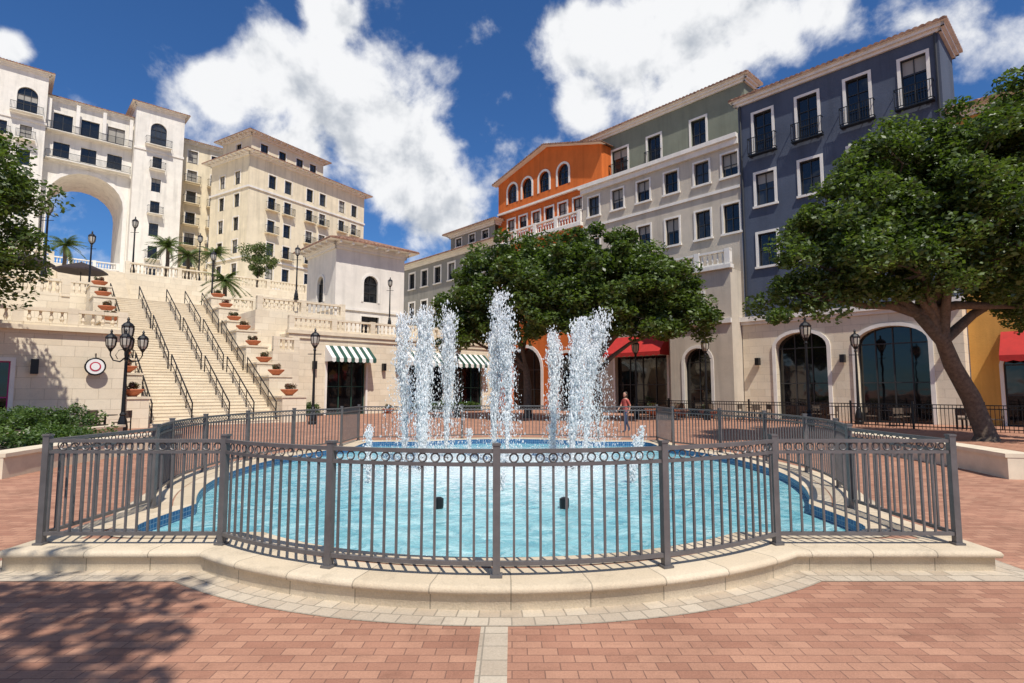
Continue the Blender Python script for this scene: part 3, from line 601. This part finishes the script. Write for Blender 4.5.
B.box('cornice','kerb_plain',f,14.3,33.2,-.3,.2,5.6,5.85); B.box('cornice','kerb_plain',f,14.4,33.1,.003,.1,5.3,5.6); balus(B,f,14.4,33.1,5.85,.95,n=-.1)
aws=['awning_white','awning_green']
awning(B,f,17.0,20.4,4.0,4.9,1.2,aws,sw=.28); awning(B,f,23.6,27.6,3.9,4.8,1.2,aws,sw=.28); awning(B,f,28.0,31.6,3.9,4.8,1.2,aws,sw=.28)
for v in(16.2,21.6,22.8): B.box('sconce','iron_black',f,v-.12,v+.12,.05,.35,3.2,3.75)
B.finish()
B=Bld('tower_pavilion')
shell(B,A,42,47.6,19.5,25.8,5.6,13.6,'pavilion_white',ou=[op(22.6,1.3,9.0,1.6,.65,trim=T,tw=.2,mull=(1,1)),op(22.6,1.6,5.6,2.2,0,trim=T,glass='glass_shop')],ov=[op(44.8,1.2,9.0,1.6,.6,trim=T,tw=.2)],top=False)
hip(B,A,42,47.6,19.5,25.8,13.6,o=.95,rise=1.3,br=True,ch=.5); B.box('bands',T,A.fu(42),19.4,25.9,.003,.12,8.2,8.4); B.box('bands',T,A.fv(19.5),41.9,47.6,.003,.12,8.2,8.4); B.finish()
B=Bld('cafe_corner_building'); f=A.fu(30)
wall(B,f,-12,4.2,0,4.2,'limestone',[op(-.55,1.9,0,2.9,mull=(1,1),fm='sign_magenta',glass='glass_shop',blind=False,depth=.3,trim=T),op(-5,2.5,0,3.0,**dm)])
wall(B,A.fv(4.2,1),30,48,0,4.2,'limestone'); B.poly('walls','limestone',[(*A.pt(*q),4.2) for q in((30,-12),(30,4.2),(48,4.2),(48,-12))])
B.box('cornice','kerb_plain',f,-12,4.3,-.3,.2,4.2,4.4); balus(B,f,-12,4.2,4.4,.75,n=-.12,pier=1.9)
B.box('upper_walls','limestone',A.fv(-12),37,48,-14.6,0,4.2,6.6); balus(B,A.fu(37),-12,2.6,6.6,.9,n=-.12)
B.box('sconce','iron_black',f,1.0,1.25,.05,.35,2.4,3.0); B.finish()
B=Bld('hanging_sign'); f=A.fu(30); c=3.1; zc=2.75
for r,n_,m_ in((.36,.30,'iron_black'),(.32,.335,'sign_white'),(.2,.35,'sign_red'),(.15,.36,'sign_white')):
    B.poly('disc_%d'%int(r*100),m_,[f.p(c+r*math.cos(t*math.pi/12),n_,zc+r*math.sin(t*math.pi/12)) for t in range(24)])
B.tube('rim','iron_black',[f.p(c+.36*math.cos(t*math.pi/12),.31,zc+.36*math.sin(t*math.pi/12)) for t in range(25)],.025,5,False)
B.tube('bracket','iron_black',[f.p(c,.02,zc+.55),f.p(c,.33,zc+.55),f.p(c,.33,zc+.36)],.02,5); B.finish()
# ------------------------------------------------------------ street lamps
def lantern(B,x,y,z,s=1):
    B.lathe('lantern_body','lantern_glass',x,y,[(.085*s,0),(.15*s,.12*s),(.175*s,.34*s),(.16*s,.42*s)],8,z)
    B.lathe('lantern_cap','iron_black',x,y,[(.2*s,.41*s),(.2*s,.44*s),(.13*s,.53*s),(.05*s,.58*s),(.035*s,.64*s),(.05*s,.67*s),(.01*s,.76*s)],8,z)
    B.lathe('lantern_base','iron_black',x,y,[(.03*s,-.12*s),(.06*s,-.08*s),(.1*s,0),(.095*s,.02*s)],8,z)
    for k in range(8):
        a=k*math.pi/4; B.tube('lantern_ribs','iron_black',[(x+r*s*math.cos(a),y+r*s*math.sin(a),z+h*s) for r,h in((.09,0),(.156,.12),(.181,.34),(.17,.42))],.016*s,4,False)
def post(B,h):
    B.lathe('post','iron_black',0,0,[(.22,0),(.22,.12),(.17,.16),(.19,.3),(.15,.55),(.10,.75),(.12,.8),(.075,.9),(.06,h*.6),(.05,h-.15),(.08,h-.1),(.05,h)],12)
L1=Bld('street_lamp'); post(L1,3.9); lantern(L1,0,0,4.02,1.25); L1.tube('crossbar','iron_black',[(-.35,0,3.6),(.35,0,3.6)],.02,6); e=L1.finish(loc=(0,0,0)); e.location=(12.9,24.5,0)
for p in((18.2,29.6,0),(11.4,33,0),(-10.2,28.9,0),(7.6,34.4,0),(-3.5,36,0)): L1.inst(p)
for (u,v,z,s) in((39.2,15.3,8.1,.8),(39.2,22.8,6.8,.8),(48.4,4.4,8.2,.95),(48.4,12.2,8.2,.95),(60.5,2,12.2,1.1),(60.5,8.6,12.2,1.1),(48.4,0,8.2,.95),(60.5,14,12.2,1),(38.2,31.5,6.8,.7),(37.3,1.5,7.3,.9)):
    x,y=A.pt(u,v); L1.inst((x,y,z),0,s)
L5=Bld('multi_globe_street_lamp'); post(L5,3.5); lantern(L5,0,0,3.75,1.15)
for k in range(4):
    a=k*math.pi/2+.5; c,s_=math.cos(a),math.sin(a); L5.tube('arms','iron_black',[(r*c,r*s_,h) for r,h in((.05,3.0),(.2,2.85),(.42,2.9),(.52,3.1),(.52,3.25))],[.03,.028,.025,.025,.03],6); lantern(L5,.52*c,.52*s_,3.35,1.0)
    L5.tube('arms','iron_black',[(r*c,r*s_,h) for r,h in((.05,3.35),(.25,3.3),(.35,3.1),(.28,2.95))],.015,5)
e=L5.finish(loc=(0,0,0)); e.location=(-15.1,21.9,0); L5.inst((*A.pt(37.2,-1.5),6.6+.7),.4,.9)
# ------------------------------------------------------------ trees
tree('oak_tree',(4.9,32,0),[(4.9,32,1.6),(4.7,32,2.6),(4.9,32.1,3.6)],[((4.9,32,8.3),(4.0,3.4,2.7)),((8.6,31.6,6.8),(2.9,2.8,2.1)),((1.6,32,7.6),(3.0,3,2.4)),((7.2,32.2,8.6),(2.6,3,1.9)),((4.8,30.5,6.3),(4.5,2.3,1.7)),((9.9,31.6,5.6),(1.5,2,1.3)),((2.2,30.8,6.0),(2.6,2,1.4)),((7.8,30.9,5.6),(2.6,2,1.2))],320,270,.24,tr=.26,seed=3)
tree('oak_tree',(1.0,35.5,0),[(1.0,35.5,1.8),(.9,35.4,3.0),(.6,35.4,3.9)],[((0,35.5,9.1),(3.0,2.8,2.5)),((-2.6,35,7.2),(2.3,2.4,2.0)),((-3.9,35,5.6),(1.3,1.6,1.2)),((1.8,35.4,9.3),(2.6,2.6,2.2)),((-.6,34,6.2),(3.4,2.0,1.6)),((-2.2,34.2,5.4),(1.8,1.6,1.1))],200,260,.24,tr=.24,seed=9)
tree('oak_tree',(16.4,19.6,0),[(15.9,19.5,1.5),(15.1,19.2,2.6),(14.6,18.9,3.4),(13.6,18.6,4.3)],[((14.4,18.4,8.4),(3.2,3.0,2.6)),((11.7,18,6.7),(2.6,2.6,2.1)),((10.2,17.8,5.6),(1.8,2.0,1.4)),((9.0,17.8,4.9),(1.2,1.6,1.1)),((17.4,18.8,8.0),(3.2,3.0,2.8)),((12.8,18.2,8.4),(2.3,2.3,1.9)),((15.6,17.2,6.2),(3.4,2.0,1.7)),((18.2,18.4,5.8),(2.6,2.4,1.7)),((18.0,18.2,4.5),(1.7,1.7,.9)),((15.8,18.4,10.0),(2.4,2.4,1.4)),((12.6,17.0,5.3),(2.0,1.7,1.1)),((17.6,17.0,10.4),(2.6,2.2,1.7)),((14.0,16.8,7.2),(2.2,1.6,1.6))],580,330,.16,tr=.30,cr=(.35,.8),seed=5)
tree('oak_tree',(-19.5,17.5,0),[(-19.4,17.5,1.8),(-19.2,17.5,3.2)],[((-18.2,17.4,8.0),(2.6,2.4,2.3)),((-17.4,17.2,6.2),(2.0,2.0,1.6)),((-21,17.5,7.5),(3,3,2.4))],230,300,.16,tr=.26,seed=11)
tree('oak_tree',(-6.6,-3.2,0),[(-6.4,-3.1,2),(-5.6,-2.6,3.6)],[((-3.9,-.2,8.0),(1.9,1.1,1.1)),((-1.9,-.7,8.1),(1.7,1.0,1.0)),((-.2,-1.6,8.0),(1.2,.8,.8)),((-5.6,.0,8.0),(1.8,1.5,1.2)),((-2.8,-1.9,8.2),(2.6,1.0,1.2)),((-6.6,-2.6,8.2),(2.6,2,1.4))],160,100,.16,tr=.26,cr=(.28,.62),seed=21)
def palm(x,y,z,h,seed):
    rs=random.Random(seed); B=Bld('palm_tree'); B.tube('trunk','bark',[(x,y,z-.1),(x+.1,y,z+h*.5),(x+.05,y,z+h)],[.22,.16,.15],8)
    V,F=B.part('fronds','palm_leaves')
    for k in range(30):
        a=rs.uniform(0,6.28); el=rs.uniform(-.5,1.2); ln=rs.uniform(1.5,2.2); pr=None
        for i in range(9):
            t=i/8; r=ln*t*math.cos(el*(1-t*.4)); hz=z+h+ln*t*math.sin(el)-1.0*t*t
            c=Vector((x+.05+r*math.cos(a),y+r*math.sin(a),hz)); w=.35*math.sin(math.pi*min(1,t*.9+.08))
            if i>0:
                for s_ in(-1,1):
                    q=Vector((-math.sin(a),math.cos(a),0))*w*s_+Vector((math.cos(a),math.sin(a),0))*.2+Vector((0,0,-w*.5)); m_=c.lerp(pr,.55); b0=len(V)
                    V.extend([tuple(pr),tuple(m_),tuple(m_+q)]); F.append((b0,b0+1,b0+2)); b0=len(V); V.extend([tuple(m_),tuple(c),tuple(c+q)]); F.append((b0,b0+1,b0+2))
            pr=c
    B.finish(loc=(x,y,z))
for i,(u,v,z,h) in enumerate(((60.8,11.3,12.2,3.2),(61.5,13.2,12.2,2.8),(62,15.6,12.2,3.4),(66,4,12.2,3),(50,13.5,8.2,2.6))): palm(*A.pt(u,v),z,h,i)
tree('small_ornamental_tree',(*A.pt(62,20),12.2),[(*A.pt(62,20),13.4),(*A.pt(62,20),14.0)],[((*A.pt(62,20),15.6),(1.8,1.8,1.6))],20,260,.2,tr=.12,seed=2,mat='palm_leaves')
def hedge(name,fr,a0,a1,n0,n1,z0,z1,mat='hedge_leaves',wall_=None,dens=26,sz=.085):
    B=Bld(name)
    if wall_:
        B.box('planter_wall','kerb_plain',fr,a0-.3,a1+.3,n0-.3,n1+.3,0,z0); B.box('planter_cap','kerb_plain',fr,a0-.36,a1+.36,n0-.36,n1+.36,z0+.002,z0+.08)
    B.box('soil','soil',fr,a0,a1,n0,n1,z0+.0 if not wall_ else z0+.05,z0+.12)
    e=B.finish(); loc=tuple(e.location); C=[];R=[]
    m=int((a1-a0)*(n1-n0)*(z1-z0)*dens)+6
    for i in range(m):
        a=random.uniform(a0+.15,a1-.15); n_=random.uniform(n0+.15,n1-.15); zt=z1-.1+.14*math.sin(a*2.3+n_)*math.sin(n_*1.9)
        C.append(fr.p(a,n_,random.uniform(z0+.2,zt))); R.append(random.uniform(.16,.28))
    leafmesh('foliage',mat,C,R,70,sz,e,loc,1)
hedge('hedge_planter',WORLD,-16.5,-14.0,16.6,19.6,.45,1.15,wall_=True,dens=24)
hedge('flower_bed',A.fu(36.9),23.8,30.5,-.7,.1,0,.75,dens=22,sz=.13)
hedge('flower_bed',A.fu(37.2),14.6,16.6,-.6,.1,0,.8,dens=22,sz=.13)
B=Bld('seat_wall')
for sx in(-1,1):
    P=[(sx*(9.9+.25*math.sin(k/10*math.pi)*1.5)+(-.13),11.2+.6*k) for k in range(11)]
    for k in range(10):
        p,q=Vector(P[k]),Vector(P[k+1]); d=(q-p).normalized(); fr=Fr(tuple(p),tuple(d),(d.y*sx,-d.x*sx)); ln=(q-p).length
        B.box('wall','kerb_plain',fr,0,ln,0,.45,0,.42); B.box('cap','kerb_plain',fr,-.01,ln,-.04,.5,.422,.5)
B.finish()
hedge('hedge_planter',WORLD,-12.6,-11.0,12.2,16,.3,.8,wall_=True,dens=24)
Pt=Bld('terracotta_pot'); Pt.lathe('bowl','terracotta',0,0,[(.18,0),(.2,.05),(.38,.22),(.46,.3),(.46,.36),(.4,.36),(.36,.3)],14)
e=Pt.finish(smooth=('bowl',),loc=(0,0,0))
cm=[(random.gauss(0,.13),random.gauss(0,.13),.42+random.random()*.2) for _ in range(9)]
lo=leafmesh('plant','flower_leaves',cm,[.16]*9,60,.09,e,(0,0,0),1); Pt.meshes.append(lo.data); e.location=potspots[0]
for p in potspots[1:]: Pt.inst(p,random.random()*6)
Pt.inst((*A.pt(37.4,21.8),0),0,1)
for u in(19.9,17.9,22): Pt.inst((*A.pt(u,33.4),0),0,1.3)
B=Bld('patio_railing'); f=A.fv(30.6)
for zz in(.12,.95,1.1): B.box('rails','iron_black',f,-6,21.5,-.02,.02,zz-.02,zz+.02)
k=-6
while k<21.5:
    B.box('pickets','iron_black',f,k-.011,k+.011,-.011,.011,.0,1.09); k+=.14
for j in range(12): x=-6+27.5*j/11; B.box('posts','iron_black',f,x-.04,x+.04,-.04,.04,0,1.25)
B.finish()
Tb=Bld('cafe_table'); Tb.lathe('top','iron_black',0,0,[(.42,.72),(.42,.75)],16); Tb.lathe('pedestal','iron_black',0,0,[(.25,0),(.22,.03),(.04,.06),(.035,.72)],10); e=Tb.finish(loc=(0,0,0))
Ch=Bld('cafe_chair'); W0=WORLD
Ch.box('seat','bark',W0,-.22,.22,-.22,.22,.43,.47); Ch.box('backrest','bark',W0,-.22,.22,.2,.24,.62,.92)
for i,(x,y) in enumerate(((-.2,-.2),(.2,-.2),(-.2,.21),(.2,.21))): Ch.box('leg_%d'%(i+1),'iron_black',W0,x-.018,x+.018,y-.018,y+.018,0,.43 if y<0 else .9)
ec=Ch.finish(loc=(0,0,0)); first=True
for j,u in enumerate((1.5,4.6,7.9,11.2,14.6,18.2)):
    x,y=A.pt(u,32.6)
    if first: e.location=(x,y,0)
    else: Tb.inst((x,y,0))
    for a in(0.4,2.5,4.4):
        px,py=x+.75*math.cos(a+j),y+.75*math.sin(a+j)
        if first: ec.location=(px,py,0); ec.rotation_euler=(0,0,a+j-math.pi/2); first=False
        else: Ch.inst((px,py,0),a+j-math.pi/2)
for (x,y) in((-16.5,22.9),(-18.2,21.6)):
    Tb.inst((x,y,0)); Ch.inst((x+.7,y,0),-1.5); Ch.inst((x-.6,y+.3,0),1.3)
Um=Bld('patio_umbrella'); Um.lathe('canopy','umbrella_canvas',0,0,[(1.7,2.3),(1.65,2.42),(.9,2.75),(.05,3.05)],8); Um.lathe('pole','iron_black',0,0,[(.3,0),(.3,.06),(.03,.08),(.03,3.1)],8); e=Um.finish(loc=(0,0,0)); e.location=(*A.pt(52,4.2),8.2)
Um.inst((*A.pt(51,1),8.2))
# ------------------------------------------------------------ person
def person(loc,rot,name='pedestrian'):
    J=[(0,0,.93),(0,.0,1.12),(0,.01,1.30),(0,0,1.42),(0,-.01,1.50),
       (.09,0,.90),(.10,-.12,.50),(.10,-.10,.09),(.10,-.24,.04),(-.09,0,.90),(-.10,.10,.50),(-.10,.28,.12),(-.10,.20,.03),
       (.17,0,1.38),(.21,.10,1.12),(.20,.02,.90),(.20,-.02,.82),(-.17,0,1.38),(-.21,-.08,1.12),(-.19,-.24,.98),(-.18,-.31,.93)]
    E=[(0,1),(1,2),(2,3),(3,4),(0,5),(5,6),(6,7),(7,8),(0,9),(9,10),(10,11),(11,12),(3,13),(13,14),(14,15),(15,16),(3,17),(17,18),(18,19),(19,20)]
    R=[(.15,.11),(.125,.095),(.15,.105),(.08,.07),(.05,.05),(.09,.09),(.062,.065),(.042,.045),(.035,.03),(.09,.09),(.062,.065),(.042,.045),(.035,.03),(.06,.055),(.042,.042),(.03,.03),(.03,.02),(.06,.055),(.042,.042),(.03,.03),(.03,.02)]
    me=bpy.data.meshes.new('b'); me.from_pydata(J,E,[]); o=bpy.data.objects.new('b',me); COL.objects.link(o)
    sk=o.modifiers.new('s','SKIN')
    if not me.skin_vertices: return
    for i,r in enumerate(R): me.skin_vertices[0].data[i].radius=r
    me.skin_vertices[0].data[0].use_root=True
    sub=o.modifiers.new('d','SUBSURF'); sub.levels=2; sub.render_levels=2
    dg=bpy.context.evaluated_depsgraph_get(); nm=bpy.data.meshes.new_from_object(o.evaluated_get(dg)); bpy.data.objects.remove(o)
    nm.materials.clear()
    for k in('shirt','jeans','skin','shoes'): nm.materials.append(M[k])
    for p in nm.polygons:
        c=p.center; p.use_smooth=True
        if c.z<.075: p.material_index=3
        elif c.z>1.43 or (abs(c.x)>.155 and c.z<1.2 and c.z>.75): p.material_index=2
        elif c.z>.92: p.material_index=0
        else: p.material_index=1
    e=bpy.data.objects.new(name,None); COL.objects.link(e); b_=bpy.data.objects.new('body',nm); COL.objects.link(b_); b_.parent=e
    B=Bld('t'); B.lathe('h','skin',0,-.01,[(.03,1.48),(.062,1.52),(.078,1.58),(.08,1.64),(.068,1.70),(.03,1.735)],14); B.tube('nose','skin',[(0,-.085,1.63),(0,-.108,1.595)],[.008,.014],6)
    for s_ in(-1,1): B.lathe('eyes','hair',s_*.03,-.08,[(.004,1.622),(.01,1.63),(.004,1.638)],6); B.lathe('ears','skin',s_*.083,0,[(.008,1.58),(.016,1.61),(.008,1.64)],6)
    B.tube('mouth','shirt',[(-.02,-.085,1.555),(.02,-.085,1.555)],.006,5)
    for side in(((.20,-.02,.82),1),((-.18,-.31,.93),-1)):
        (hx_,hy_,hz_),sg=side
        for q in range(4): B.tube('fingers','skin',[(hx_,hy_+(q-1.5)*.018,hz_),(hx_-.004*sg,hy_+(q-1.5)*.02-.005,hz_-.05),(hx_-.018*sg,hy_+(q-1.5)*.02-.008,hz_-.085+abs(q-1.3)*.008)],[.010,.009,.007],5)
        B.tube('thumb','skin',[(hx_-.01*sg,hy_-.02,hz_+.02),(hx_-.03*sg,hy_-.05,hz_-.03)],[.011,.008],5)
    B.lathe('hair','hair',0,.018,[(.06,1.42),(.085,1.50),(.092,1.62),(.088,1.69),(.06,1.745),(.01,1.76)],14)
    for (p,m_),(V,F) in B.parts.items():
        mm=bpy.data.meshes.new(p); mm.from_pydata(V,[],F); mm.materials.append(M[m_]); oo=bpy.data.objects.new({'h':'head'}.get(p,p),mm); COL.objects.link(oo); oo.parent=e
        for q in mm.polygons: q.use_smooth=True
    e.location=loc; e.rotation_euler=(0,0,rot); e.scale=(.96,.96,.96)
person((4.75,23.6,0),-1.1)
# ------------------------------------------------------------ world
w=bpy.data.worlds.new('World'); scene.world=w; w.use_nodes=True; nt=w.node_tree; bg=nt.nodes['Background']
SX,SY=.36,-.93; EL=math.radians(58)
sky=N(nt,'ShaderNodeTexSky',sky_type='NISHITA'); sky.sun_disc=False; sky.sun_elevation=EL; sky.sun_rotation=math.atan2(SX,SY); sky.air_density=1.0; sky.dust_density=.2; sky.ozone_density=3
tc=N(nt,'ShaderNodeTexCoord'); G=tc.outputs['Generated']
nz=noise(nt,G,6.5,9,.57,.15)
TH=math.atan(48.5/560)
def dirv(px,py):
    v=(341.5-py)/560; r=Vector(((px-512)/560,math.cos(TH)-v*math.sin(TH),math.sin(TH)+v*math.cos(TH))).normalized(); return r
blobs=[(225,85,40),(275,75,55),(325,95,62),(365,135,64),(400,175,60),(435,220,52),(330,15,36),(300,150,48),(570,40,44),(625,55,62),(690,45,74),(760,35,72),(825,12,42),(585,105,36),(10,48,24),(690,100,42)]
last=None
for (x,y,r) in blobs:
    d=N(nt,'ShaderNodeVectorMath',operation='DISTANCE'); L(nt,G,d.inputs[0]); d.inputs[1].default_value=dirv(x,y)
    c=((x-512)**2+(y-341)**2)/560**2; ra=r/560/(1+c)**.75*1.32
    q=mrange(nt,d.outputs['Value'],0,ra,1,0)
    if last is None: last=q
    else:
        mx=N(nt,'ShaderNodeMath',operation='SMOOTH_MAX'); mx.inputs[2].default_value=.25; L(nt,last,mx.inputs[0]); L(nt,q,mx.inputs[1]); last=mx.outputs[0]
ad=N(nt,'ShaderNodeMath',operation='MULTIPLY_ADD'); L(nt,nz.outputs['Fac'],ad.inputs[0]); ad.inputs[1].default_value=2.1; sb_=N(nt,'ShaderNodeMath',operation='SUBTRACT'); L(nt,last,sb_.inputs[0]); sb_.inputs[1].default_value=.95; L(nt,sb_.outputs[0],ad.inputs[2])
dn=mrange(nt,ad.outputs[0],.24,.62,0,1,interpolation_type='SMOOTHSTEP')
of=N(nt,'ShaderNodeVectorMath',operation='ADD'); of.inputs[1].default_value=(.015,-.01,.04); L(nt,G,of.inputs[0])
n2=noise(nt,of.outputs[0],6.5,5,.57,.15)
df=N(nt,'ShaderNodeMath',operation='SUBTRACT'); L(nt,nz.outputs['Fac'],df.inputs[0]); L(nt,n2.outputs['Fac'],df.inputs[1])
d3=N(nt,'ShaderNodeMath',operation='MULTIPLY_ADD'); L(nt,ad.outputs[0],d3.inputs[0]); d3.inputs[1].default_value=-.06; L(nt,df.outputs[0],d3.inputs[2])
sh=mrange(nt,d3.outputs[0],-.24,-.02,0,1,interpolation_type='SMOOTHSTEP')
cc=N(nt,'ShaderNodeMix',data_type='RGBA'); L(nt,sh,cc.inputs[0]); cc.inputs[6].default_value=(6.0,6.5,7.3,1); cc.inputs[7].default_value=(11.6,11.7,11.9,1)  # cloud sunlight and grey undersides painted into the colour from sunward-shifted noise
sc_=N(nt,'ShaderNodeVectorMath',operation='MULTIPLY'); sc_.inputs[1].default_value=(.52,.92,1.38); L(nt,sky.outputs[0],sc_.inputs[0])
mw=N(nt,'ShaderNodeMix',data_type='RGBA'); L(nt,dn,mw.inputs[0]); L(nt,sc_.outputs[0],mw.inputs[6]); L(nt,cc.outputs[2],mw.inputs[7])
L(nt,mw.outputs[2],bg.inputs['Color']); bg.inputs['Strength'].default_value=.08
s=bpy.data.lights.new('sun','SUN'); s.energy=5.0; s.angle=math.radians(.53); s.color=(1,.945,.86); so=bpy.data.objects.new('sun',s); COL.objects.link(so)
sd=Vector((SX,SY,0)).normalized()*math.cos(EL)+Vector((0,0,math.sin(EL))); so.rotation_euler=sd.to_track_quat('Z','Y').to_euler(); so.location=(0,0,60)
scene.view_settings.view_transform='Standard'; scene.view_settings.look='None'; scene.view_settings.exposure=0
c=bpy.data.cameras.new('camera'); c.sensor_width=36; c.lens=36*560/1024; c.clip_end=3000; c.clip_start=.05
co=bpy.data.objects.new('camera',c); COL.objects.link(co); co.location=(0,0,1.75); co.rotation_euler=(math.pi/2+TH,0,0); scene.camera=co
